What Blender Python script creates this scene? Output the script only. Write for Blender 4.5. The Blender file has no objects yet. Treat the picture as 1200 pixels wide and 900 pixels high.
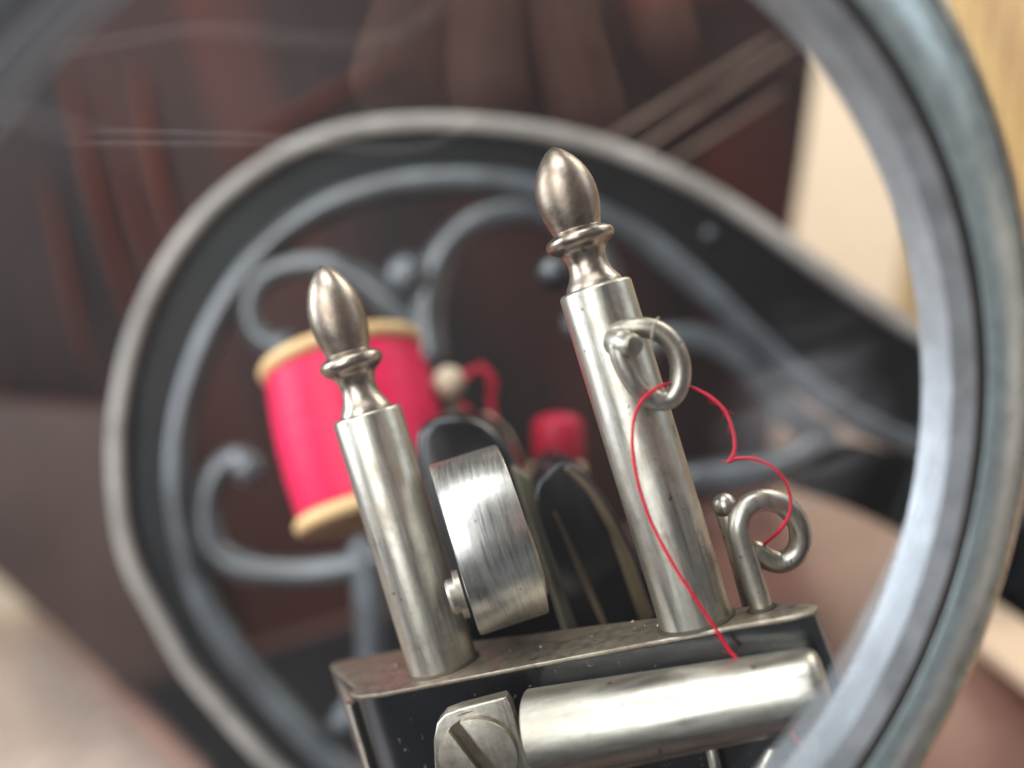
import bpy, bmesh, math, random
from mathutils import Vector, Matrix
random.seed(7)
sc = bpy.context.scene
S = 0.001                                    # everything below is written in millimetres

# ------------------------------------------------------------------ camera
ROLL = math.radians(17); F = 1100.0; CAMZ = 25.0
cr, sr = math.cos(ROLL), math.sin(ROLL)
cam = bpy.data.cameras.new('camera'); cam_o = bpy.data.objects.new('camera', cam)
sc.collection.objects.link(cam_o); sc.camera = cam_o
cam_o.matrix_world = Matrix(((cr, sr, 0, 0), (0, 0, -1, 0), (-sr, cr, 0, CAMZ*S), (0, 0, 0, 1)))
cam.sensor_width = 36; cam.lens = 36*F/1200
cam.clip_start = 0.003; cam.clip_end = 20
cam.dof.use_dof = True; cam.dof.focus_distance = 0.085; cam.dof.aperture_fstop = 9.8
cam.dof.aperture_blades = 0

# ------------------------------------------------------------------ world and lamps
w = bpy.data.worlds.new('World'); sc.world = w; w.use_nodes = True
bg = w.node_tree.nodes['Background']
bg.inputs[0].default_value = (0.28, 0.28, 0.285, 1); bg.inputs[1].default_value = 0.20

def area(name, loc, target, sx, sy, power, col):
    l = bpy.data.lights.new(name, 'AREA'); l.shape = 'RECTANGLE'; l.size = sx; l.size_y = sy
    l.energy = power; l.color = col
    o = bpy.data.objects.new(name, l); sc.collection.objects.link(o)
    o.location = loc
    o.rotation_euler = (Vector(target)-Vector(loc)).to_track_quat('-Z', 'Y').to_euler()
    return o
area('window_light', (-0.42, -0.72, 0.46), (0, 0.09, 0.02), 0.55, 0.95, 11.5, (0.97, 0.985, 1.0))
area('skylight', (0.02, -0.20, 1.15), (0, 0.09, 0.0), 0.7, 0.45, 7.5, (0.97, 0.985, 1.0))
area('left_fill_light', (-1.05, 0.10, 0.62), (0, 0.05, 0.02), 0.5, 0.9, 13, (0.84, 0.90, 1.0))  # unseen lamp added to light the mirrored hand and the posts' left edges
area('side_window_light', (1.25, 0.0, 0.50), (0, 0.1, 0), 0.45, 0.8, 2.6, (0.82, 0.92, 1.0))
area('back_window_light', (0.9, 0.55, 0.85), (0.35, 1.25, 0.1), 0.6, 0.6, 11, (1.0, 0.95, 0.86))

sc.view_settings.view_transform = 'Standard'; sc.view_settings.look = 'None'
sc.view_settings.exposure = 0.38; sc.view_settings.gamma = 1.0
sc.render.engine = 'CYCLES'
sc.cycles.max_bounces = 10; sc.cycles.transparent_max_bounces = 12
sc.cycles.caustics_reflective = False; sc.cycles.caustics_refractive = False

# ------------------------------------------------------------------ helpers
def P(px, py, Y):
    """the point at depth Y (mm) where a photo pixel is seen"""
    dx, dy = px-600, py-450
    return Vector(((dx*cr-dy*sr)/F*Y, Y, CAMZ+(-dx*sr-dy*cr)/F*Y))

def link(name, me, mat, parent=None, smooth=False):
    o = bpy.data.objects.new(name, me); sc.collection.objects.link(o)
    if mat is not None and not me.materials: me.materials.append(mat)
    if smooth:
        for p in me.polygons: p.use_smooth = True
    if parent is not None:
        o.parent = parent
        off = Vector((0, 0, 0)); q = parent
        while q is not None:
            off += q.location; q = q.parent
        o.location = -off
    return o

def mesh(name, verts, faces, mat, parent=None, smooth=False):
    me = bpy.data.meshes.new(name)
    me.from_pydata([tuple(c*S for c in v) for v in verts], [], faces)
    bm = bmesh.new(); bm.from_mesh(me); bmesh.ops.recalc_face_normals(bm, faces=bm.faces); bm.to_mesh(me); bm.free()
    return link(name, me, mat, parent, smooth)

def tag(o, label=None, cat=None, group=None, kind=None):
    if label: o['label'] = label
    if cat: o['category'] = cat
    if group: o['group'] = group
    if kind: o['kind'] = kind
    return o

def empty(name, loc):
    o = bpy.data.objects.new(name, None); sc.collection.objects.link(o)
    o.empty_display_size = 0.01
    o.location = Vector(loc)*S
    return o

def basis(axis):
    a = Vector(axis).normalized()
    t = Vector((0, 1, 0)) if abs(a.y) < 0.9 else Vector((1, 0, 0))
    e1 = a.cross(t).normalized(); e2 = a.cross(e1).normalized()
    return a, e1, e2

def lathe(prof, org, axis, n=64, closed=False):
    """prof: list of (radius, height)"""
    a, e1, e2 = basis(axis); org = Vector(org)
    v = []; f = []; idx = []
    for r, h in prof:
        if r < 1e-6:
            idx.append([len(v)]); v.append(org+a*h)
        else:
            idx.append(list(range(len(v), len(v)+n)))
            for k in range(n):
                t = 2*math.pi*k/n
                v.append(org+a*h+(e1*math.cos(t)+e2*math.sin(t))*r)
    m = len(prof)
    for i in range(m if closed else m-1):
        A, B = idx[i], idx[(i+1) % m]
        for k in range(n):
            k2 = (k+1) % n
            if len(A) == 1 and len(B) == 1: continue
            if len(A) == 1: f.append((A[0], B[k], B[k2]))
            elif len(B) == 1: f.append((A[k], A[k2], B[0]))
            else: f.append((A[k], A[k2], B[k2], B[k]))
    if not closed:
        if len(idx[0]) > 1: f.append(tuple(idx[0]))
        if len(idx[-1]) > 1: f.append(tuple(idx[-1]))
    return v, f

def spline(pts, sub=8, closed=False):
    pts = [Vector(p) for p in pts]; out = []; n = len(pts)
    segs = n if closed else n-1
    for i in range(segs):
        if closed: p0, p1, p2, p3 = pts[i-1], pts[i], pts[(i+1) % n], pts[(i+2) % n]
        else:
            p0 = pts[max(i-1, 0)]; p1 = pts[i]; p2 = pts[i+1]; p3 = pts[min(i+2, n-1)]
        for s in range(sub):
            t = s/sub
            out.append(0.5*((2*p1)+(p2-p0)*t+(2*p0-5*p1+4*p2-p3)*t*t+(3*p1-p0-3*p2+p3)*t**3))
    if not closed: out.append(pts[-1].copy())
    return out

def tube(path, rad, n=16, sect=None, cap_round=True, up=None):
    """sweep along a path; rad: number or list; sect: optional cross-section (side, up) in mm"""
    m = len(path)
    R = rad if isinstance(rad, (list, tuple)) else [rad]*m
    if len(R) != m:
        R = [R[min(int(i*(len(R)-1)/(m-1)), len(R)-2)]*(1-((i*(len(R)-1)/(m-1)) % 1 if i < m-1 else 1))
             + R[min(int(i*(len(R)-1)/(m-1))+1, len(R)-1)]*((i*(len(R)-1)/(m-1)) % 1 if i < m-1 else 1) for i in range(m)]
    tang = [(path[min(i+1, m-1)]-path[max(i-1, 0)]).normalized() for i in range(m)]
    if up is None:
        t0 = tang[0]; nrm = t0.cross(Vector((0, 0, 1)) if abs(t0.z) < 0.9 else Vector((1, 0, 0))).normalized()
    rings = []; v = []; f = []
    items = []
    for i in range(m):
        t = tang[i]
        if up is not None:
            b = Vector(up).normalized(); nr = t.cross(b).normalized(); b = nr.cross(t).normalized()
        else:
            nrm = (nrm-t*nrm.dot(t)).normalized(); nr = nrm; b = t.cross(nr).normalized()
        items.append((path[i], nr, b, R[i], t))
    if cap_round and sect is None:
        c, nr, b, r, t = items[0]
        pre = [(c-t*r*0.7, nr, b, r*0.45, t), (c-t*r*0.45, nr, b, r*0.8, t)]
        c, nr, b, r, t = items[-1]
        post = [(c+t*r*0.45, nr, b, r*0.8, t), (c+t*r*0.7, nr, b, r*0.45, t)]
        items = pre+items+post
    cs = sect or [(math.cos(2*math.pi*k/n), math.sin(2*math.pi*k/n)) for k in range(n)]
    n = len(cs)
    for c, nr, b, r, t in items:
        rings.append(range(len(v), len(v)+n))
        for x, y in cs: v.append(c+nr*x*r+b*y*r)
    for i in range(len(items)-1):
        for k in range(n):
            f.append((rings[i][k], rings[i][(k+1) % n], rings[i+1][(k+1) % n], rings[i+1][k]))
    f.append(tuple(rings[0])); f.append(tuple(rings[-1]))
    return v, f

def prism(outline, d):
    """outline: list of Vectors, extruded by vector d"""
    n = len(outline); d = Vector(d)
    v = [Vector(p) for p in outline]+[Vector(p)+d for p in outline]
    f = [tuple(range(n)), tuple(range(n, 2*n))]+[(k, (k+1) % n, (k+1) % n+n, k+n) for k in range(n)]
    return v, f

def bevel(o, wd, seg=3, ang=35):
    me = o.data; bm = bmesh.new(); bm.from_mesh(me)
    bmesh.ops.remove_doubles(bm, verts=bm.verts, dist=1e-7)
    es = [e for e in bm.edges if len(e.link_faces) == 2 and e.calc_face_angle(0) > math.radians(ang)]
    bmesh.ops.bevel(bm, geom=es, offset=wd*S, segments=seg, affect='EDGES', profile=0.5, clamp_overlap=True)
    for fc in bm.faces: fc.smooth = True
    bm.to_mesh(me); bm.free()
    try: me.set_sharp_from_angle(angle=math.radians(40))
    except Exception: pass
    return o

def sharp(o, a=40):
    for p in o.data.polygons: p.use_smooth = True
    o.data.set_sharp_from_angle(angle=math.radians(a))
    return o

# ------------------------------------------------------------------ materials
def nodes(name):
    m = bpy.data.materials.new(name); m.use_nodes = True
    nt = m.node_tree; b = nt.nodes['Principled BSDF']
    tc = nt.nodes.new('ShaderNodeTexCoord')
    return m, nt, b, tc

def noise(nt, tc, scale, detail=4, rough=0.6, stretch=(1, 1, 1), rot=(0, 0, 0)):
    mp = nt.nodes.new('ShaderNodeMapping'); mp.inputs['Scale'].default_value = stretch
    mp.inputs['Rotation'].default_value = rot
    nt.links.new(tc.outputs['Object'], mp.inputs[0])
    n = nt.nodes.new('ShaderNodeTexNoise'); n.inputs['Scale'].default_value = scale
    n.inputs['Detail'].default_value = detail; n.inputs['Roughness'].default_value = rough
    nt.links.new(mp.outputs[0], n.inputs['Vector'])
    return n.outputs['Fac']

def ramp(nt, fac, stops):
    r = nt.nodes.new('ShaderNodeValToRGB'); e = r.color_ramp.elements
    while len(e) < len(stops): e.new(0.5)
    for i, (p, c) in enumerate(stops):
        e[i].position = p; e[i].color = (c, c, c, 1) if isinstance(c, (int, float)) else (*c, 1)
    nt.links.new(fac, r.inputs[0]); return r.outputs[0]

def mix(nt, fac, a, b, mode='MIX'):
    m = nt.nodes.new('ShaderNodeMix'); m.data_type = 'RGBA'; m.blend_type = mode
    for s, x in ((m.inputs[0], fac), (m.inputs[6], a), (m.inputs[7], b)):
        if isinstance(x, (int, float)): s.default_value = x
        elif isinstance(x, tuple): s.default_value = (*x, 1)
        else: nt.links.new(x, s)
    return m.outputs[2]

def bump(nt, b, h, strength, dist):
    bp = nt.nodes.new('ShaderNodeBump'); bp.inputs['Strength'].default_value = strength
    bp.inputs['Distance'].default_value = dist
    nt.links.new(h, bp.inputs['Height']); nt.links.new(bp.outputs[0], b.inputs['Normal'])
    return bp

def worn_metal(name, col, dirt, r0=0.29, r1=0.44, stretch=(1, 1, 0.12), dirt_amt=0.5, streak=900, pits=True, bs=0.25, rot=(0, 0, 0)):
    m, nt, b, tc = nodes(name)
    b.inputs['Metallic'].default_value = 1
    big = noise(nt, tc, 170, 5, 0.65)
    st = noise(nt, tc, streak, 4, 0.7, stretch, rot)
    fine = noise(nt, tc, 2600, 3, 0.6)
    dm = ramp(nt, big, [(0.42, 0.0), (0.68, dirt_amt)])
    c = mix(nt, dm, col, dirt)
    c = mix(nt, ramp(nt, st, [(0.34, 0.60), (0.56, 0.0)]), c, tuple(x*0.55 for x in col))
    c = mix(nt, ramp(nt, noise(nt, tc, 420, 4, 0.7), [(0.50, 0.0), (0.72, dirt_amt*0.8)]), c, tuple(x*0.8 for x in dirt))
    if pits:
        pt = noise(nt, tc, 1500, 2, 0.5)
        c = mix(nt, ramp(nt, pt, [(0.72, 0.0), (0.76, 0.8)]), c, (0.07, 0.05, 0.035))
        pl = noise(nt, tc, 620, 2, 0.4)
        c = mix(nt, ramp(nt, pl, [(0.735, 0.0), (0.76, 0.75)]), c, (0.10, 0.075, 0.05))
    nt.links.new(c, b.inputs['Base Color'])
    rg = mix(nt, ramp(nt, st, [(0.3, 0.0), (0.7, 1.0)]), (r0,)*3, (r1,)*3)
    rg = mix(nt, dm, rg, (r1+0.12,)*3)
    nt.links.new(rg, b.inputs['Roughness'])
    hh = mix(nt, 0.5, st, fine)
    bump(nt, b, hh, bs, 0.00006)
    return m

NICK = worn_metal('nickel_plate', (0.53, 0.50, 0.435), (0.24, 0.19, 0.125), stretch=(1, 1, 0.05), streak=2200, bs=0.5)
NICKH = worn_metal('nickel_plate_across', (0.57, 0.545, 0.48), (0.28, 0.225, 0.15), stretch=(0.05, 0.3, 1), streak=2200, bs=0.5, dirt_amt=0.45)
BRASSY = worn_metal('worn_nickel_edge', (0.44, 0.39, 0.31), (0.19, 0.14, 0.09), r0=0.38, r1=0.52, stretch=(1, 1, 1), dirt_amt=0.8)
STEEL = worn_metal('polished_steel', (0.62, 0.615, 0.585), (0.32, 0.30, 0.25), r0=0.28, r1=0.42, stretch=(1, 0.06, 0.06), streak=4200, bs=0.25, dirt_amt=0.35)
FINIAL = worn_metal('turned_nickel', (0.46, 0.395, 0.325), (0.18, 0.12, 0.075), r0=0.27, r1=0.40, bs=0.6, stretch=(1, 1, 1), dirt_amt=0.7, streak=500)
SCREW = worn_metal('screw_steel', (0.58, 0.53, 0.44), (0.22, 0.18, 0.13), r0=0.36, r1=0.5, stretch=(1, 1, 0.05), dirt_amt=0.5, rot=(0, 0.7, 0), bs=0.6)
SLOT = worn_metal('slot_grime', (0.20, 0.165, 0.12), (0.07, 0.05, 0.035), r0=0.5, r1=0.6, stretch=(1, 1, 1))
RIM = worn_metal('rim_metal', (0.60, 0.72, 0.73), (0.30, 0.37, 0.38), r0=0.26, r1=0.38, stretch=(1, 1, 1), dirt_amt=0.35, streak=700, pits=False, bs=0.10)
RIMIN = worn_metal('rim_bezel_metal', (0.56, 0.59, 0.62), (0.40, 0.42, 0.43), r0=0.34, r1=0.44, stretch=(1, 1, 1), dirt_amt=0.4, streak=260, pits=False, bs=0.10)
for m_ in (RIM, RIMIN):
    m_.node_tree.nodes['Principled BSDF'].inputs['Metallic'].default_value = 0.6
EDGE = worn_metal('rim_edge_metal', (0.80, 0.70, 0.56), (0.5, 0.42, 0.34), r0=0.24, r1=0.36, stretch=(1, 1, 1), dirt_amt=0.5, pits=False)

def paint(name, col, rough, spec=0.5, var=0.4, speck=None, coat=0.0, bs=0.1):
    m, nt, b, tc = nodes(name)
    n = noise(nt, tc, 90, 5, 0.6)
    c = mix(nt, ramp(nt, n, [(0.35, 0.0), (0.7, 1.0)]), tuple(x*(1-var) for x in col), tuple(min(1, x*(1+var)) for x in col))
    if speck:
        k = noise(nt, tc, 1400, 3, 0.6)
        c = mix(nt, ramp(nt, k, [(0.66, 0.0), (0.72, 0.6)]), c, speck)
    nt.links.new(c, b.inputs['Base Color'])
    b.inputs['Roughness'].default_value = rough
    b.inputs['Specular IOR Level'].default_value = spec
    b.inputs['Coat Weight'].default_value = coat; b.inputs['Coat Roughness'].default_value = 0.12
    bump(nt, b, noise(nt, tc, 700, 4, 0.6), bs, 0.0001)
    return m
JAPAN = paint('black_japan_enamel', (0.0045, 0.005, 0.006), 0.24, 0.5, speck=(0.16, 0.15, 0.13), coat=0.3, bs=0.15)
JAPAN2 = paint('black_arm_enamel', (0.003, 0.003, 0.004), 0.28, 0.5, coat=0.3)
IRON = paint('sky_sheen_cast_iron', (0.065, 0.078, 0.088), 0.34, 1.0, var=0.6, coat=0.4, bs=0.9)  # black paint, with the sky's soft reflection put into a blue grey base
IRONWEB = paint('black_painted_iron', (0.0045, 0.005, 0.0055), 0.5, 0.25, bs=0.3)
IRONEDGE = paint('pale_iron_edge', (0.36, 0.335, 0.305), 0.42, 0.5, var=0.25, bs=0.3)  # pale grey beige of the outer flange
GRIME = paint('oily_grime', (0.05, 0.035, 0.02), 0.6, var=0.6, bs=0.6)
DUST = paint('pale_dust', (0.55, 0.50, 0.42), 0.9)
MAT = paint('unseen_mat_black', (0.010, 0.010, 0.012), 0.7, 0.2)
CREAM = paint('cream_bone', (0.55, 0.46, 0.33), 0.5, var=0.15)
SPOOLWOOD = paint('pale_spool_wood', (0.74, 0.49, 0.22), 0.5, var=0.12)
GILT = paint('gilt_decal', (0.11, 0.075, 0.04), 0.5, var=0.4)
GREEN = paint('green_decal', (0.01, 0.07, 0.055), 0.4, var=0.3)
OLIVE = paint('tarnished_strip', (0.13, 0.115, 0.07), 0.4, var=0.35)
DARK = paint('dark_groove_and_shadow', (0.018, 0.018, 0.016), 0.6)

def wood(name, c0, c1, c2, rough, scale, stretch, rot=(0, 0, 0), coat=0.4):
    m, nt, b, tc = nodes(name)
    g = noise(nt, tc, scale, 6, 0.65, stretch, rot)
    big = noise(nt, tc, scale*0.35, 3, 0.5, stretch, rot)
    c = mix(nt, ramp(nt, g, [(0.38, 0.0), (0.62, 1.0)]), c0, c1)
    c = mix(nt, ramp(nt, big, [(0.52, 0.0), (0.68, 0.85)]), c, c2)
    nt.links.new(c, b.inputs['Base Color'])
    b.inputs['Roughness'].default_value = rough
    b.inputs['Coat Weight'].default_value = coat; b.inputs['Coat Roughness'].default_value = 0.2
    bump(nt, b, g, 0.15, 0.0005)
    return m
MAHOG = wood('dark_mahogany', (0.006, 0.0035, 0.0032), (0.023, 0.009, 0.0075), (0.070, 0.017, 0.010), 0.5, 20, (1.6, 1, 0.22), (0, 0.18, 0), 0.0)
MAUVE = wood('sheen_brown_wood', (0.036, 0.024, 0.021), (0.065, 0.042, 0.036), (0.08, 0.042, 0.035), 0.5, 9, (1, 1, 1), coat=0.0)
TABLE = wood('mahogany_table', (0.12, 0.060, 0.048), (0.22, 0.105, 0.082), (0.27, 0.14, 0.11), 0.40, 8, (0.4, 1.4, 1))
PALE = paint('pale_stone', (0.50, 0.385, 0.31), 0.7, var=0.3)
WALL = paint('cream_plaster', (0.72, 0.60, 0.46), 0.9, var=0.06)
STREAKTONE = paint('mirrored_streak_brown', (0.20, 0.13, 0.095), 0.6, var=0.35)
BLIND = wood('bamboo', (0.46, 0.30, 0.10), (0.58, 0.40, 0.16), (0.34, 0.2, 0.08), 0.5, 40, (1, 1, 0.2))
STICK = wood('pale_stick_wood', (0.62, 0.45, 0.30), (0.7, 0.52, 0.36), (0.55, 0.38, 0.25), 0.5, 40, (1, 0.2, 1))

def thread_mat(name, col, scale, axis_stretch):
    m, nt, b, tc = nodes(name)
    n = noise(nt, tc, scale, 3, 0.6, axis_stretch)
    c = mix(nt, ramp(nt, n, [(0.3, 0.0), (0.7, 1.0)]), tuple(x*0.9 for x in col), tuple(min(1, x*1.08) for x in col))
    nt.links.new(c, b.inputs['Base Color'])
    b.inputs['Roughness'].default_value = 0.45
    b.inputs['Specular IOR Level'].default_value = 0.25
    bump(nt, b, n, 0.4, 0.0002)
    return m
THREAD = thread_mat('wound_thread', (0.72, 0.006, 0.075), 900, (0.1, 0.1, 1))
REDDIM = thread_mat('deep_red_thread', (0.42, 0.008, 0.035), 900, (1, 1, 1))
STRAND = thread_mat('thread_strand', (0.72, 0.012, 0.045), 5000, (1, 1, 1))

def glass():
    m = bpy.data.materials.new('lens_glass'); m.use_nodes = True; nt = m.node_tree
    for n in list(nt.nodes): nt.nodes.remove(n)
    out = nt.nodes.new('ShaderNodeOutputMaterial'); mx = nt.nodes.new('ShaderNodeMixShader')
    tr = nt.nodes.new('ShaderNodeBsdfTransparent'); gl = nt.nodes.new('ShaderNodeBsdfGlossy')
    fr = nt.nodes.new('ShaderNodeFresnel'); # the pane is not refracting, so the far face keeps the same Fresnel curve instead of total internal reflection
    ge = nt.nodes.new('ShaderNodeNewGeometry'); mr = nt.nodes.new('ShaderNodeMapRange')
    mr.inputs['To Min'].default_value = 1.58; mr.inputs['To Max'].default_value = 1/1.58
    nt.links.new(ge.outputs['Backfacing'], mr.inputs['Value']); nt.links.new(mr.outputs[0], fr.inputs[0])
    tr.inputs[0].default_value = (0.985, 0.99, 0.985, 1)
    gl.inputs['Roughness'].default_value = 0.0
    nt.links.new(fr.outputs[0], mx.inputs[0]); nt.links.new(tr.outputs[0], mx.inputs[1])
    nt.links.new(gl.outputs[0], mx.inputs[2])
    # thin film of dust and finger smears on the pane
    tc = nt.nodes.new('ShaderNodeTexCoord')
    big = noise(nt, tc, 28, 5, 0.65); fine = noise(nt, tc, 380, 3, 0.6, (0.12, 0.12, 1.0), (0, math.radians(48), 0))
    fa = ramp(nt, big, [(0.45, 0.0), (0.78, 0.026)])
    mp = nt.nodes.new('ShaderNodeVectorMath'); mp.operation = 'DISTANCE'; nt.links.new(tc.outputs['Object'], mp.inputs[0])
    c_ = P(935, 480, 61)*S; mp.inputs[1].default_value = tuple(c_-Vector((0.0, 52.5, 19.75-39))*S) if False else tuple(c_)
    rg = nt.nodes.new('ShaderNodeMapRange'); rg.inputs['From Min'].default_value = 0.0075; rg.inputs['From Max'].default_value = 0.002
    rg.inputs['To Min'].default_value = 0; rg.inputs['To Max'].default_value = 1; nt.links.new(mp.outputs['Value'], rg.inputs['Value'])
    mu = nt.nodes.new('ShaderNodeMath'); mu.operation = 'MULTIPLY'
    nt.links.new(rg.outputs[0], mu.inputs[0]); nt.links.new(ramp(nt, fine, [(0.42, 0.02), (0.60, 0.22)]), mu.inputs[1])
    ad = nt.nodes.new('ShaderNodeMath'); ad.operation = 'ADD'; nt.links.new(fa, ad.inputs[0]); nt.links.new(mu.outputs[0], ad.inputs[1])
    df = nt.nodes.new('ShaderNodeBsdfDiffuse'); df.inputs[0].default_value = (0.62, 0.63, 0.66, 1)
    m2 = nt.nodes.new('ShaderNodeMixShader')
    nt.links.new(ad.outputs[0], m2.inputs[0]); nt.links.new(mx.outputs[0], m2.inputs[1]); nt.links.new(df.outputs[0], m2.inputs[2])
    nt.links.new(m2.outputs[0], out.inputs[0])
    return m
GLASS = glass()
def edge_haze():
    m, nt, b, tc = nodes('edge_reflection_haze')
    b.inputs['Base Color'].default_value = (0.62, 0.68, 0.72, 1); b.inputs['Roughness'].default_value = 0.3
    nt.links.new(ramp(nt, noise(nt, tc, 120, 4, 0.6), [(0.35, 0.22), (0.7, 0.5)]), b.inputs['Alpha'])
    return m
EDGEHAZE = edge_haze()
GASKET = paint('brown_gasket', (0.06, 0.042, 0.042), 0.5, var=0.2)

# ================================================================== the setting
def slab(name, pts, d, mat, parent=None, bev=0):
    v, f = prism(pts, d); o = mesh(name, v, f, mat, parent)
    if bev: bevel(o, bev, 3)
    return o

tag(slab('floor', [(-3000, -600, -84), (3000, -600, -84), (3000, 3000, -84), (-3000, 3000, -84)], (0, 0, -10), PALE), kind='structure')
tag(slab('wall', [(-3000, 1350, -84), (3000, 1350, -84), (3000, 1350, 1500), (-3000, 1350, 1500)], (0, 20, 0), WALL), kind='structure')
tb = [(-900, -900, -55), (900, -900, -55), (900, 60, -55), (90, 105, -55), (330, 1000, -55), (-567, 1000, -55), (-120, 273, -55), (-60, 175, -55), (-900, 60, -55)]
tag(slab('table_top', tb, (0, 0, -16), TABLE, bev=2), kind='structure')

mt = slab('dark_reflection_mat', [(-880, -880, -55), (880, -880, -55), (880, 40, -55), (95, 72, -55), (-60, 72, -55), (-880, 40, -55)], (0, 0, 1.2), MAT, bev=.4)  # unseen mat, added to darken what the lens and metal reflect
tag(mt, 'unseen dark mat added in front of the machine to dim reflections', 'mat')
# dark panel behind the machine and a browner board standing in for its sheen
t = empty('mahogany_case', P(500, 500, 430)); tag(t, 'dark reddish mahogany case standing behind the cast iron scroll frame', 'wooden case')
pan = [P(-420, -260, 430), P(-420, 306, 430), P(230, 900, 430), P(560, 900, 430), P(905, 620, 430), P(925, 330, 430), P(948, 180, 430), P(966, 40, 430), P(1010, -260, 430)]
slab('case_panel', pan, (0, 14, 0), MAHOG, t, 13)
slab('sheen_board', [P(-268, 445, 405), P(0, 690, 405), P(150, 827, 405), P(292, 850, 405), P(205, 650, 405), P(180, 480, 405)], (0, 16, 0), MAUVE, t, 14)
def strip(name, a, b, wd, Y, mat, par):
    pa, pb = P(*a, Y), P(*b, Y); dr = (pb-pa).normalized(); nr = dr.cross(Vector((0, 1, 0)))*wd/2
    return slab(name, [pa+nr, pb+nr, pb-nr, pa-nr], (0, 4, 0), mat, par, 1)
REDW = wood('red_moulding_wood', (0.09, 0.018, 0.009), (0.16, 0.03, 0.012), (0.03, 0.01, 0.006), 0.5, 30, (1, 1, 0.3), coat=0.0)
for m_ in (MAHOG, MAUVE, REDW): m_.node_tree.nodes['Principled BSDF'].inputs['Specular IOR Level'].default_value = 0.2
for a, b, wd in (((75, 80), (158, 390), 5), ((158, 70), (216, 320), 4.5), ((50, 200), (100, 430), 3.5), ((140, 180), (190, 330), 3), ((245, 190), (480, 60), 4)):
    pa, pb = P(*a, 424), P(*b, 424); md = (pa+pb)/2+Vector((random.uniform(-3, 3), 0, 0))
    v, f = tube(spline([pa, md, pb], 5), [0.4, wd*.35, wd*.5, wd*.3, 0.3], 10); mesh('moulding', v, f, REDW, t, True)

# bamboo blind beyond the lens, top right
t = empty('bamboo_blind', P(1150, 300, 700)); tag(t, 'yellow bamboo slat blind standing beyond the rim at the top right', 'blind')
for k in range(12):
    x = 1075+k*26
    a = P(x+60, -180, 700); b = P(x-40, 560, 700)
    v, f = tube([a, (a+b)/2, b], 7.2, 10); mesh('slat', v, f, BLIND, t, True)

t = slab('wooden_stick', [(63, 118, -51), (73, 112, -51), (84, 205, -51), (73, 205, -51)], (0, 0, 4), STICK, None, 0.8)
tag(t, 'pale wooden stick lying on the table at the lower right corner', 'stick')
# dark block beside the stick
t = empty('iron_foot', (105, 200, -55)); tag(t, 'dark round ribbed iron foot standing right of the magnifier rim', 'iron foot')
v, f = lathe([(0, 0), (22, 0), (22, 10), (17, 12), (17, 20), (0, 20)], (108, 205, -55), (0, 0, 1), 40); sharp(mesh('base', v, f, IRONWEB, t))
v, f = lathe([(0, 20), (15, 20)]+[(15+1.4*(k % 2), 20.5+k*1.1) for k in range(14)]+[(0, 36)], (108, 205, -55), (0, 0, 1), 40); sharp(mesh('ribbed_boss', v, f, IRON, t))

# ================================================================== sewing machine
M = empty('sewing_machine', (0, 88, -55))
tag(M, 'antique nickel and black sewing machine head with two finial topped posts and iron scroll frame', 'sewing machine')

slab('bed_shade_plate', [(-112, 262, -54.5), (-190, 395, -54.5), (60, 395, -54.5), (20, 205, -54.5), (-10, 96, -54.5), (-60, 96, -54.5)], (0, 0, 3), IRONWEB, M, 1)  # dark plate put where the table only lies in shade
# ---- cast iron frame, plane at depth 200 mm
Y0 = 200
def path_px(pts, Y, sub=8): return spline([P(x, y, Y) for x, y in pts], sub)
outer_px = [(640, 1085), (520, 1050), (420, 985), (317, 893), (247, 813), (217, 777), (190, 723), (157, 667), (144, 610), (138, 545), (141, 480), (152, 420), (172, 360), (203, 300),
            (247, 245), (303, 200), (362, 167), (432, 149), (510, 144), (590, 149), (660, 160), (730, 180), (800, 210), (870, 250), (940, 300), (1010, 350), (1095, 402), (1220, 470), (1400, 560)]
inner_px = [(640, 1010), (540, 985), (440, 930), (375, 875), (310, 805), (262, 745), (230, 680), (212, 600), (210, 520), (225, 450), (252, 380), (290, 320), (335, 272), (400, 234), (480, 215),
            (540, 212), (600, 216), (660, 232), (730, 265), (780, 299), (830, 344), (880, 392), (930, 440), (985, 480), (1035, 508), (1095, 530), (1220, 580), (1400, 640)]
def resample(path, n):
    L = [0]
    for i in range(1, len(path)): L.append(L[-1]+(path[i]-path[i-1]).length)
    out = []; j = 0
    for k in range(n):
        s = L[-1]*k/(n-1)
        while j < len(L)-2 and L[j+1] < s: j += 1
        t_ = (s-L[j])/max(1e-9, L[j+1]-L[j]); out.append(path[j].lerp(path[j+1], min(1, t_)))
    return out
op = path_px(outer_px, Y0); ip = path_px(inner_px, Y0)
for q in (op, ip):
    for _ in range(14):
        for i in range(1, len(q)-1): q[i] = (q[i-1]+q[i]*2+q[i+1])/4
fr = link('scroll_frame', bpy.data.meshes.new('scroll_frame'), IRONWEB, M)
A = resample(op, 200); B = resample(ip, 200)
def band(A, B, y0, y1):
    v = []; f = []; n = len(A)
    for a, b in zip(A, B):
        v += [(a.x, y0, a.z), (b.x, y0, b.z), (b.x, y1, b.z), (a.x, y1, a.z)]
    for i in range(n-1):
        for k in range(4):
            f.append((4*i+k, 4*i+(k+1) % 4, 4*(i+1)+(k+1) % 4, 4*(i+1)+k))
    f.append((0, 1, 2, 3)); f.append((4*n-4, 4*n-3, 4*n-2, 4*n-1))
    return v, f
v, f = band(A, B, Y0+1, Y0+5); me = mesh('frame_web', v, f, IRONWEB, fr)
rsect = [(-1, -1), (-0.7, -1.25), (0.7, -1.25), (1, -1), (1, 1), (-1, 1)]
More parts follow.
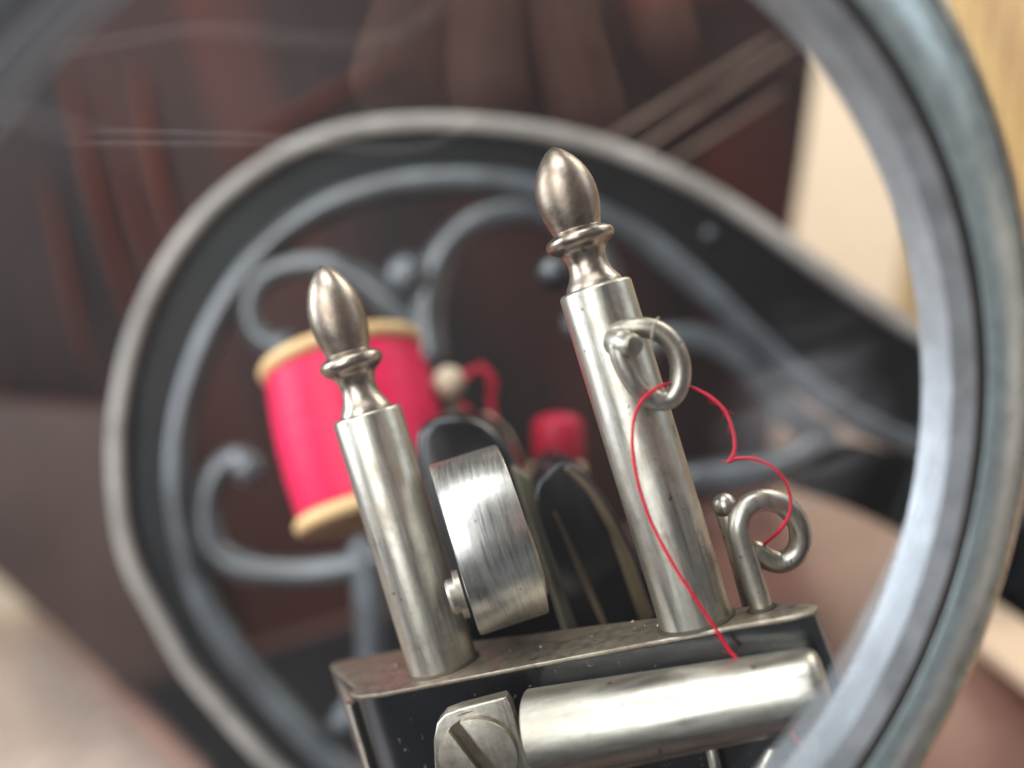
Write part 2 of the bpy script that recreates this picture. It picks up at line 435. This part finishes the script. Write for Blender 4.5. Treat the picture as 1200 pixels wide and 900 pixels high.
def sweep(name, pth, hw, hd, mat, par, dy=0, rnd=False):
    pth = [p+Vector((0, dy, 0)) for p in pth]
    if rnd: cs = [(hw*math.cos(2*math.pi*k/14), hd*math.sin(2*math.pi*k/14)) for k in range(14)]
    else: cs = [(x*hw, y*hd) for x, y in ((-1, -.7), (-.7, -1), (.7, -1), (1, -.7), (1, .7), (.7, 1), (-.7, 1), (-1, .7))]
    v, f = tube(pth, 1.0, sect=cs, up=(0, 1, 0)); o = mesh(name, v, f, mat, par, True); return o
sweep('outer_flange', resample(op, 220), 1.65, 2.2, IRONEDGE, fr)
sweep('inner_flange', resample(ip, 220), 2.9, 4.0, IRON, fr, 0, True)
# lower edge of the neck, towards the right
lo = path_px([(800, 585), (850, 572), (900, 566), (950, 580), (1010, 602), (1090, 640), (1220, 700), (1400, 780)], Y0)
up_ = path_px([(800, 556), (850, 548), (900, 535), (950, 520), (1010, 520), (1095, 545), (1220, 590), (1400, 650)], Y0)
v, f = band(resample(lo, 80), resample(up_, 80), Y0+0.5, Y0+5.5); mesh('neck_web', v, f, IRONWEB, fr)
scr = [
    ([(335, 405), (318, 402), (300, 388), (293, 358), (306, 328), (340, 312), (385, 311), (425, 328), (455, 352), (485, 378), (505, 412)], [2.6, 2.2, 2.6, 2.8, 3.0, 2.6]),
    ([(505, 415), (500, 375), (505, 330), (523, 290), (555, 262), (595, 248), (640, 252), (690, 280), (712, 330), (700, 372), (672, 380)], [3.3, 3.3, 3.0, 2.8, 2.8, 2.6]),
    ([(291, 548), (280, 537), (262, 545), (247, 572), (243, 610), (254, 645), (285, 664), (340, 671), (400, 665), (450, 650), (500, 630)], [3.2, 2.6, 2.8, 3.1, 2.8, 2.6]),
    ([(745, 430), (765, 402), (800, 395), (843, 404), (877, 428), (905, 462), (935, 492), (970, 510)], [2.2, 2.8, 3.0, 3.2, 3.2, 2.6]),
    ([(960, 508), (935, 538), (890, 553), (845, 560), (800, 566), (760, 590)], [3.0, 3.8, 3.8, 3.4, 2.8]),
    ([(425, 640), (432, 690), (436, 740), (432, 800), (400, 850)], [3.0, 3.4, 3.2, 3.0]),
]
for pts, rad in scr:
    v, f = tube(path_px(pts, Y0, 8), [r*1.0 for r in rad], 14); mesh('scroll', v, f, IRON, fr, True)
def ball(name, c, r, mat, par, sq=(1, 1, 1)):
    prof = [(r*math.sin(math.pi*k/14), -r*math.cos(math.pi*k/14)) for k in range(15)]
    prof[0] = (0, -r); prof[-1] = (0, r)
    v, f = lathe(prof, (0, 0, 0), (0, 0, 1), 28)
    v = [Vector(c)+Vector((p.x*sq[0], p.y*sq[1], p.z*sq[2])) for p in v]
    return mesh(name, v, f, mat, par, True)
ball('scroll_knob', P(478, 322, Y0-3), 4.4, IRON, fr)
ball('scroll_knob', P(291, 549, Y0-1), 3.4, IRON, fr)
ball('scroll_knob', P(334, 406, Y0-1), 3.2, IRON, fr)
ball('stud', P(832, 274, Y0-1), 1.5, IRON, fr)

# ---- black arm castings behind the posts
def casting(name, px, Y, depth, mat, bev):
    pth = spline([P(x, y, Y) for x, y in px], 5, True)
    return slab(name, pth, (0, depth, 0), mat, M, bev)
c1 = casting('arm_casting', [(486, 530), (496, 497), (525, 486), (560, 492), (590, 515), (612, 555), (650, 640), (705, 745), (620, 770), (545, 760), (505, 650)], 112, 26, JAPAN2, 2.2)
c2 = casting('arm_casting', [(628, 590), (640, 555), (662, 542), (690, 560), (722, 605), (752, 665), (790, 745), (740, 760), (690, 760), (655, 680)], 101, 24, JAPAN2, 2.2)
v, f = tube(path_px([(664, 549), (690, 574), (716, 616), (742, 668), (762, 725)], 101.2, 6), [0.4, 0.5, 0.6, 0.5, 0.3], 8); mesh('gilt_line', v, f, GILT, c2, True)
v, f = tube(path_px([(650, 600), (668, 640), (690, 690), (712, 740)], 100.8, 6), [0.15, 0.3, 0.4, 0.3], 8); mesh('gilt_line', v, f, GILT, c2, True)
s = slab('gilt_panel', [P(712, 620, 101.4), P(726, 622, 101.4), P(766, 720, 101.4), P(752, 735, 101.4)], (0, -.6, 0), GILT, c2, 0.2)
#s = slab('green_panel', [P(728, 680, 101.0), P(738, 676, 101.0), P(752, 712, 101.0), P(742, 718, 101.0)], (0, -.5, 0), GREEN, c2, 0.2)
s = slab('side_strip', [P(598, 545, 104), P(622, 560, 104), P(700, 752, 104), P(664, 752, 104)], (0, 5, 0), OLIVE, M, 0.5)
ball('screw_head_with_glint', P(650, 320, 150), 2.9, IRONWEB, M, (1, .6, 1))
ball('screw_head_with_glint', P(648, 316, 146), 1.7, IRON, M, (1, .5, 1))  # smaller lighter ball stands in for the screw head's blue grey highlight

# ---- head body and its plate
outl = [(-24.6, 96.5), (-24.9, 94.9), (-23.4, 92.6), (-21, 91.2), (-18.3, 90.2), (-8, 86.6), (3, 82.6), (13, 78.9), (16.5, 77.4), (18.3, 77.0), (18.9, 77.9), (18.4, 79.3), (16.6, 81.6), (13, 84.3), (7, 88.0), (1.1, 91.9), (-5.8, 96), (-20.9, 105.9), (-28.9, 109.6), (-29.6, 108.5)]
outl = [Vector((x, y, 0)) for x, y in outl]
cen = Vector((-4, 90, 0))
v, f = prism(outl, (0, 0, -0.45)); pl = mesh('head_plate', v, f, BRASSY, M); bevel(pl, 0.12, 2, 50)
inn = [p+(cen-p).normalized()*0.12 for p in outl]
def lowered(p, k):      # body narrows a little towards the foot on the right
    q = p.copy(); q.z = -0.45-k; return q
v = []; f = []
lv = [(0, 0), (1.2, 0.0), (4, 0.0), (8, 0), (14, 0.0), (22, 0), (34, 0)]
n = len(inn)
for k, s_ in lv:
    for p in inn:
        q = lowered(p, k); q.x += 0.06*k*(1 if p.x > 10 else 0); v.append(q)
for i in range(len(lv)-1):
    for k in range(n): f.append((i*n+k, i*n+(k+1) % n, (i+1)*n+(k+1) % n, (i+1)*n+k))
f.append(tuple(range(n))); f.append(tuple(range((len(lv)-1)*n, len(lv)*n)))
bd = mesh('head_body', v, f, JAPAN, M); sharp(bd, 50)
# bright bare corner strip down the left side
v, f = prism([Vector((-25.3, 96.6, -1)), Vector((-25.6, 94.9, -1)), Vector((-24.9, 93.9, -1)), Vector((-24.4, 95.2, -1))], (0, 0, -33)); o = mesh('corner_strip', v, f, NICK, M); bevel(o, 0.15, 2)
v, f = prism([Vector((-29.4, 109.0, -.9)), Vector((-25.5, 96.5, -.9)), Vector((-25.0, 96.7, -.9)), Vector((-28.8, 109.2, -.9))], (0, 0, -33)); o = mesh('side_plate', v, f, NICK, M)

# ---- the two posts
def post(name, fname, cx, cy, r, h, sr_, sh, label):
    prof = [(0, -.3), (r*1.0, -.3), (r, 0), (r, h-0.35), (r-0.1, h-0.12), (r-0.32, h), (0, h)]
    v, f = lathe(prof, (cx, cy, 0), (0, 0, 1), 96); p = mesh(name, v, f, NICK, M); sharp(p, 50); p['label'] = label
    fp = [(2.8, 0), (2.65, .5), (2.15, 1.4), (1.9, 2.4), (1.95, 3.2), (2.3, 4.0), (2.9, 4.45), (3.25, 4.8), (3.38, 5.2), (3.25, 5.65), (2.8, 6.0), (2.35, 6.25), (2.4, 6.5), (2.62, 7.4),
          (2.86, 8.5), (2.97, 9.6), (2.93, 10.8), (2.68, 12.0), (2.2, 13.2), (1.55, 14.2), (.88, 14.95), (.38, 15.33), (0, 15.5)]
    pts = spline([Vector((a, b, 0)) for a, b in fp], 3)
    prof = [(max(q.x*sr_, 0.0), q.y*sh) for q in pts]; prof[-1] = (0, prof[-1][1])
    prof = [(0, -0.5), (2.8*sr_, -0.5)]+prof
    v, f = lathe(prof, (cx, cy, h), (0, 0, 1), 72); fo = mesh(fname, v, f, FINIAL, p, True)
    return p
LP = post('post', 'finial', -14.8, 94.2, 3.5, 26.5, 0.95, 1.0, 'shorter left nickel post')
RP = post('post', 'finial', 9.55, 83.6, 3.30, 31.1, 0.93, 0.84, 'taller right nickel post carrying the wire eyelet')

# ---- roller between the posts
rc = P(572, 631, 92.5)
ax = Vector((1, 0.10, 0)).normalized()
R = 8.6
prof = [(0, -3.5), (R-0.5, -3.5), (R-0.08, -3.42), (R, -3.25), (R, 3.25), (R-0.08, 3.42), (R-0.5, 3.5), (0, 3.5)]
v, f = lathe(prof, rc, ax, 120); rl = mesh('roller', v, f, STEEL, M); sharp(rl, 30)
v, f = lathe([(0, 3.4), (3.9, 3.4), (3.9, 3.9), (3.6, 4.1), (0, 4.1)], rc+Vector((0, -2.9, -2.6)), ax, 48); sharp(mesh('washer', v, f, NICK, rl))
v, f = lathe([(0, -4.9), (1.4, -4.9), (1.7, -4.6), (1.7, -4.0), (2.3, -4.0), (2.3, -3.4), (0, -3.4)], rc+Vector((0, -4.0, -3.6)), ax, 40); sharp(mesh('pivot_screw', v, f, NICK, rl))

# ---- clamp lever across the front
a = P(628, 861, 82.6); b = P(968, 801, 75.4)
ax = (b-a).normalized(); L = (b-a).length
prof = [(0, 0), (3.75, 0), (3.9, .12)]+[(3.9+(3.05-3.9)*t/10, .12+(L-2.2-.12)*t/10) for t in range(1, 11)]+[(3.0, L-1.0), (2.88, L-.5), (2.55, L-.1), (1.9, L+.08), (.9, L+.15), (0, L+.16)]
v, f = lathe(prof, a, ax, 96); lv_ = mesh('clamp_lever', v, f, NICKH, M); sharp(lv_, 50)
# flat keel under the lever (second highlight line)
k1 = a-Vector((0, -.8, 3.3)); k2 = b-Vector((0, -.8, 2.7))
v, f = tube([k1, k1.lerp(k2, .5), k2], [1.5, 1.2, .9], 16); mesh('lever_keel', v, f, NICKH, lv_, True)
v, f = tube([P(832, 868, 80), P(845, 930, 80)], .55, 12); mesh('pin', v, f, NICK, M, True)
v, f = tube([P(905, 878, 80), P(880, 930, 80)], .9, 12); mesh('pin', v, f, NICK, M, True)
# clamp block and slotted screw
Yb = 83.0
blk = [P(510, 915, Yb), P(508, 868, Yb), P(512, 848, Yb), P(521, 837, Yb), P(537, 831, Yb), P(592, 817, Yb-.6), P(598, 826, Yb-.6), P(626, 915, Yb-.6)]
cb = slab('clamp_block', blk, (0.2, 1.9, 0), NICK, M, 0.2)
sc_c = P(560, 889, 81.9); fx = Vector((0.10, 0.99, 0.03)).normalized()
def seg_prism(c, axis, R, off, ang, sgn, t):
    a_, e1, e2 = basis(axis)
    d1 = e1*math.cos(ang)+e2*math.sin(ang); d2 = a_.cross(d1)
    th0 = math.asin(off/R); pts = []
    for k in range(33):
        th = th0+(math.pi-2*th0)*k/32
        pts.append(c+d1*math.cos(th)*R+d2*math.sin(th)*R*sgn)
    return prism(pts, a_*t)
v, f = lathe([(0, 1.0), (3.85, 1.0), (3.85, 2.5), (0, 2.5)], sc_c, fx, 64); sharp(mesh('screw_shadow_gap', v, f, DARK, cb))  # dark disc standing in for the shadow gap around the screw
sh = link('slotted_screw', bpy.data.meshes.new('slotted_screw'), SCREW, M)
v, f = lathe([(0, 0.75), (3.45, 0.75), (3.45, 2.4), (0, 2.4)], sc_c, fx, 64); sharp(mesh('slot_floor', v, f, SLOT, sh))
a_, e1, e2 = basis(fx)
p1 = P(532, 838, 82); p2 = P(584, 905, 82); dd = (p2-p1).normalized(); ang = math.atan2(dd.dot(e2), dd.dot(e1))
for sgn in (1, -1):
    v, f = seg_prism(sc_c, fx, 3.5, 0.62, ang, sgn, 1.6); o = mesh('screw_face', v, f, SCREW, sh); bevel(o, 0.10, 2)

# ---- wire hook on the right of the plate
hk = [(896, 726, 81.7), (893, 713, 81.6), (886, 690, 81.5), (878, 664, 81.4), (869, 636, 81.3), (866, 612, 81.2), (875, 594, 81.3), (895, 586, 81.6), (918, 592, 82.0), (934, 610, 82.4), (938, 632, 82.8), (931, 650, 83.1), (915, 659, 83.3), (899, 655, 83.2), (884, 645, 83.0)]
v, f = tube(spline([P(x, y, Y) for x, y, Y in hk], 6), 0.98, 20); mesh('wire_hook', v, f, NICK, M, True)
v, f = tube([P(850, 594, 88), P(862, 640, 88), P(884, 722, 88)], [1.1, .9, .9], 16); o = mesh('hook_pin', v, f, BRASSY, M, True)
ball('pin_head', P(849, 592, 87.6), 1.15, NICK, o)

# ---- wire eyelet on the right post
ey = [(704, 404, 83), (714, 396, 81.4), (728, 388, 79.9), (748, 383.5, 79.2), (770, 388, 79.0), (788, 403, 79.0), (797, 426, 79.1), (796, 450, 79.2), (785, 467, 79.4), (768, 469, 79.4), (752, 459, 79.2), (738, 441, 79.0), (728, 421, 78.9), (724, 404, 78.9)]
v, f = tube(spline([P(x, y, Y) for x, y, Y in ey], 6), 0.88, 20); el = mesh('wire_eyelet', v, f, NICK, M, True)
pa, pb = P(722, 400, 80.2), P(744, 405, 77.0); L = (pb-pa).length
v, f = lathe([(0, 0), (1.25, 0), (1.25, L*.5), (1.15, L*.56), (.98, L*.62), (.96, L-.4), (.82, L-.08), (.6, L), (0, L)], pa, pb-pa, 36); sharp(mesh('eyelet_pin', v, f, NICK, el), 50)
# grime where the parts meet the plate
for cx, cy, r in ((-14.8, 94.2, 3.5), (9.55, 83.6, 3.3)):
    v, f = lathe([(0, .0), (r+.28, .0), (r+.16, .1), (r+.02, .3), (0, .3)], (cx, cy, 0), (0, 0, 1), 48); mesh('grime_ring', v, f, GRIME, M, True)
v, f = lathe([(0, .0), (1.35, .0), (1.1, .2), (0, .3)], (P(893, 714, 81.6).x, 81.6, 0), (0, 0, 1), 32); mesh('grime_ring', v, f, GRIME, M, True)

# dust and lint on the plate and body
v = []; f = []
def speck(c, r):
    b0 = len(v)
    for d in ((1, 0, 0), (-1, 0, 0), (0, 1, 0), (0, -1, 0), (0, 0, 1), (0, 0, -.4)):
        v.append(Vector(c)+Vector(d)*r*random.uniform(.6, 1.3))
    for a_ in ((0, 2, 4), (2, 1, 4), (1, 3, 4), (3, 0, 4), (2, 0, 5), (1, 2, 5), (3, 1, 5), (0, 3, 5)): f.append(tuple(b0+q for q in a_))
def on_plate(t_, u_): return Vector((-24+41*t_, 95.5-16.5*t_+(1.2+u_*(9-6*t_)), 0.05))
for k in range(26): speck(on_plate(random.random(), random.random()**1.5*0.9), random.choice((.05, .06, .08, .13)))
for k in range(9):
    t_ = random.random(); speck((-17+30*t_, 89.55-11.0*t_, -0.6-random.random()*3.2), random.choice((.04, .05, .07)))
d_ = mesh('dust', v, f, DUST, M); d_['kind'] = 'stuff'
# ================================================================== thread
T = [(1010, 985, 73), (965, 912, 75), (952, 893, 73.5), (935, 868, 74.5), (925, 853, 75.2), (905, 820, 76), (878, 785, 77.5), (857, 765, 78.2), (840, 739, 78.2), (816, 703, 78), (790, 663, 78), (766, 618, 78.1), (751, 578, 78.1), (743, 540, 78.1), (741, 510, 78.1), (745, 484, 78.0), (757, 464, 77.7), (778, 451, 78.2), (796, 451, 80.2),
     (813, 455, 80.2), (832, 465, 79.6), (849, 481, 79.2), (858, 502, 79), (861, 522, 79), (858, 536, 79), (853, 542, 79), (857, 539, 79), (868, 537, 79), (885, 538, 79.1), (904, 547, 79.3), (919, 562, 79.6), (926, 582, 80), (925, 602, 80.2), (914, 621, 80.6), (900, 634, 82.6), (886, 645, 84.5), (868, 656, 88)]
v, f = tube(spline([P(*p) for p in T], 8), [0.14+0.02*random.random() for _ in range(60)], 8)
tag(mesh('red_thread', v, f, STRAND, None, True), 'fine red thread looping from the post eyelet to the wire hook', 'thread')
v, f = tube(spline([P(762, 405, 77.4), P(764, 392, 77.2), P(766, 380, 77.1), P(772, 372, 77.1)], 6), 0.075, 6)
tag(mesh('lint_fibre', v, f, CREAM, None, True), 'tiny pale lint fibre sticking up from the wire eyelet', 'fibre')

# ================================================================== spools
def spool(name, top, bot, rt, rf, label, Yd, windings=True, group=None):
    t_, b_ = Vector(top), Vector(bot); ax = (t_-b_).normalized(); H = (t_-b_).length
    e = empty(name, b_); tag(e, label, 'thread spool', group)
    th = 2.6
    for z0, z1 in ((0, th), (H-th, H)):
        prof = [(1.8, z0), (rf-.9, z0), (rf-.25, z0+.35), (rf, z0+1.1), (rf-.05, z1-.9), (rf-.6, z1-.2), (rf-1.2, z1), (1.8, z1)]
        v, f = lathe(prof, b_, ax, 56, True); mesh('flange', v, f, SPOOLWOOD, e, True)
    prof = [(2, th)]
    nw = 60
    for k in range(nw+1):
        z = th+(H-2*th)*k/nw; bulge = 0.6*math.sin(math.pi*k/nw)
        prof.append((rt+bulge+0.22*(k % 2)+random.uniform(-.05, .05), z))
    prof.append((2, H-th))
    v, f = lathe(prof, b_, ax, 56); mesh('thread_winding', v, f, THREAD, e, True)
    return e
spool('thread_spool', P(399, 411, 152), P(448, 604, 146), 12.4, 13.4, 'large upright spool of magenta red thread with pale wood flanges behind the left post', 150)
# spool pin knob behind it
t = empty('spool_pin', P(526, 452, 150)); tag(t, 'round cream headed pin beside the large red spool', 'pin')
ball('pin_knob', P(526, 448, 150), 2.6, CREAM, t)
v, f = tube([P(527, 460, 151), P(545, 560, 151)], 1.0, 12); mesh('pin_shaft', v, f, OLIVE, t, True)
# small spool at centre
t = empty('thread_bobbin', P(650, 560, 150)); tag(t, 'small blurred bobbin of red thread with cream end behind the right post', 'bobbin')
a = P(640, 560, 150); b = P(672, 470, 152); ax = (b-a).normalized()
v, f = lathe([(0, 3), (4.0, 3), (4.3, 3.6), (4.2, 6.0), (4.1, 8.6), (3.6, 9.6), (2.4, 10.3), (0, 10.6)], P(655, 560, 152), P(650, 470, 150)-P(652, 560, 150), 32); mesh('thread_winding', v, f, REDDIM, t, True)
v, f = lathe([(0, 0), (3.6, 0), (4.8, 1.4), (4.4, 3.1), (0, 3.2)], P(652, 566, 150), P(650, 470, 150)-P(652, 560, 150), 32); mesh('end_cap', v, f, CREAM, t, True)
def strands(name, base, n, spread, label):
    e = empty(name, P(*base[0])); tag(e, label, 'thread')
    for k in range(n):
        o_ = [(random.uniform(-spread, spread), random.uniform(-spread, spread)) for _ in base]
        v, f = tube(spline([P(p[0]+a_[0], p[1]+a_[1], p[2]) for p, a_ in zip(base, o_)], 6), .22, 6); mesh('strand', v, f, REDDIM, e, True)
strands('thread_loop', ((545, 440, 148), (562, 428, 148), (576, 446, 148), (578, 478, 149), (592, 520, 149), (612, 545, 149)), 6, 5, 'blurred loop of red thread between the two spools')
strands('thread_tail', ((545, 478, 147), (570, 502, 147), (600, 545, 147), (625, 590, 147), (640, 600, 147)), 8, 7, 'blurred red thread strands running down beside the cream peg')
v, f = tube([P(568, 492, 143), P(586, 515, 143), P(604, 548, 143)], [1.3, 1.9, 1.4], 14)
o = mesh('cream_peg', v, f, CREAM, None, True); tag(o, 'short cream peg leaning between the large spool and the small bobbin', 'peg')

# ================================================================== magnifying glass
C0 = Vector((0.0, 52.5, 19.75)); NN = Vector((0.3477, -0.904, -0.2486)).normalized(); RL = 31.1
G = empty('magnifying_glass', C0-Vector((0, 0, 39))); tag(G, 'round magnifying glass with thick blue grey metal rim held in front of the machine', 'magnifying glass')
prof = [(0, 1.2)]+[(RL*k/10, 1.2-1.0*(k/10)**2) for k in range(1, 11)]+[(RL+.3, 0.2), (RL+.3, -0.2), (RL, -0.2)]+[(RL*k/10, -1.2+1.0*(k/10)**2) for k in range(9, 0, -1)]+[(0, -1.2)]
v, f = lathe(prof, C0, NN, 128); mesh('lens', v, f, GLASS, G, True)
def ring(name, prof, mat, a=40):
    v, f = lathe([(RL+r, h) for r, h in prof], C0, NN, 180, True); return sharp(mesh(name, v, f, mat, G), a)
ring('bezel', [(0, -.5), (.02, .4), (1.55, 1.05), (1.7, 1.0), (1.7, -.5)], RIMIN)
ring('gasket', [(1.7, -.5), (1.7, 1.08), (1.85, 1.12), (1.85, -.5)], GASKET)
ring('groove', [(1.85, -.5), (1.85, 1.2), (2.45, 1.24), (2.45, -.5)], DARK)
ring('rim', [(2.45, -1), (2.45, 1.2), (2.6, 1.3), (5.4, .68), (8.2, .02), (8.35, -.2), (8.4, -1)], RIM, 60)
ring('rim_edge', [(8.4, -2.5), (8.4, .05), (8.65, .05), (9.15, -.15), (9.5, -.5), (9.65, -1), (9.7, -2.5)], EDGE, 60)
ring('back_ring', [(.3, -.5), (8.35, -1.05), (8.35, -3.0), (.3, -2.4)], RIMIN)
# hazy ring imitating reflection and refraction at the lens edge, widest at the lower right
a_, e1, e2 = basis(NN); v = []; f = []; n = 180
tgt = (P(930, 860, 62)-C0); tgt -= a_*tgt.dot(a_); tgt.normalize()
for k in range(n):
    t_ = 2*math.pi*k/n; d_ = e1*math.cos(t_)+e2*math.sin(t_)
    wd = max(0.12, 4.6*max(0, (d_.dot(tgt)-0.62)/0.38)**0.8)
    hh = .45
    v += [C0+a_*.42+d_*(RL+.1), C0+a_*(.42+.02)+d_*(RL-wd), C0+a_*(.34)+d_*(RL-wd), C0+a_*.3+d_*(RL+.1)]
for k in range(n):
    for q in range(4): f.append((4*k+q, 4*k+(q+1) % 4, 4*((k+1) % n)+(q+1) % 4, 4*((k+1) % n)+q))
mesh('edge_reflection_band', v, f, EDGEHAZE, G, True)

# ================================================================== rods behind the frame standing in for streaks mirrored in the lens
t = empty('lens_streak_rods', P(760, 165, 232)); tag(t, 'pale thin rods standing in for streaks mirrored in the lens, behind the upper right of the iron frame', 'mirrored streaks')
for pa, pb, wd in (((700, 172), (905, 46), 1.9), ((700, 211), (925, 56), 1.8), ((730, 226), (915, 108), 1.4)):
    v, f = tube([P(*pa, 232), P((pa[0]+pb[0])/2, (pa[1]+pb[1])/2, 232), P(*pb, 232)], wd*.42, 10); mesh('slat', v, f, STREAKTONE, t, True)
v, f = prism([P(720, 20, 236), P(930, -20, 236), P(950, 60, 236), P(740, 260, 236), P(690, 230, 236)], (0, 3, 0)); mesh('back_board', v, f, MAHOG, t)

# ================================================================== the photographer's hand, seen only mirrored in the lens
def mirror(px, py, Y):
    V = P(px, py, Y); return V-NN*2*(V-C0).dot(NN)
SKIN = paint('skin', (0.68, 0.34, 0.24), 0.5, var=0.2)
sk = bpy.data.meshes.new('hand'); hv = []; he = []; hr = []
def chain(pts, start=None):
    last = start
    for (x, y, Y, r) in pts:
        hv.append(mirror(x, y, Y)); hr.append(r)
        if last is not None: he.append((last, len(hv)-1))
        last = len(hv)-1
    return last
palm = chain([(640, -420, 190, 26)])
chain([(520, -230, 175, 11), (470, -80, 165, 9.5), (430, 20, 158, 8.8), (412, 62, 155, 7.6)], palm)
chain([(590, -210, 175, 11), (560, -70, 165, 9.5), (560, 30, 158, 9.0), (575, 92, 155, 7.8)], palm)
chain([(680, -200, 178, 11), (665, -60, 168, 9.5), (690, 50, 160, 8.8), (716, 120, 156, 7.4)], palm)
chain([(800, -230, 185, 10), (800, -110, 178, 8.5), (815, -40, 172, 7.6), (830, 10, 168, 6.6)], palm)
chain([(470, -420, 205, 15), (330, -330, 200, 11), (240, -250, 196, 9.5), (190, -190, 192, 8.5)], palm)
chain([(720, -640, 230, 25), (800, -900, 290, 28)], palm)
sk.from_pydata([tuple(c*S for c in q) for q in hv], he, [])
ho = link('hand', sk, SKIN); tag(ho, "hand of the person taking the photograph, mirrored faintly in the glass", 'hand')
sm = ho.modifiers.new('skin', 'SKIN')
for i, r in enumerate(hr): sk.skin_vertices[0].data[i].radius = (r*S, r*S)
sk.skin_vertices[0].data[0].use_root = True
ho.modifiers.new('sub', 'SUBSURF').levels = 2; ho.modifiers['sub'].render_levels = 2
CORD = paint('white_cord', (0.8, 0.8, 0.78), 0.6, var=0.05)  # for unseen cords, added so the glass mirrors pale streaks
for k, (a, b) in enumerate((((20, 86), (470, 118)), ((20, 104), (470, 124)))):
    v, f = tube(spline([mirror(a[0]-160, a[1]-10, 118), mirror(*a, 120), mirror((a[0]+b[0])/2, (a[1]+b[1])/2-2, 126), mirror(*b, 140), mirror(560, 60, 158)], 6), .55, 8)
    o = mesh('streak_cord', v, f, CORD, None, True); tag(o, ['upper', 'lower'][k]+' unseen white cord added for the pale streak mirrored in the glass at the upper left', 'cord')

# fuzz standing off the thread
pp = spline([P(*p) for p in T], 8); v = []; f = []
for k in range(70):
    q = random.randrange(40, len(pp)-20); c = pp[q]; tg = (pp[q+1]-c).normalized()
    d_ = Vector((random.uniform(-1, 1), random.uniform(-1, 1), random.uniform(-1, 1)))
    d_ = (d_-tg*d_.dot(tg)).normalized(); L_ = random.uniform(.25, .8)
    a_, b_ = tube([c, c+d_*L_*.5+tg*L_*.3, c+d_*L_*.7+tg*L_*.9], .016, 4, cap_round=False)
    n0 = len(v); v += a_; f += [tuple(n0+i for i in q_) for q_ in b_]
fz = mesh('thread_fuzz', v, f, STRAND, bpy.data.objects['red_thread']); fz['kind'] = 'stuff'
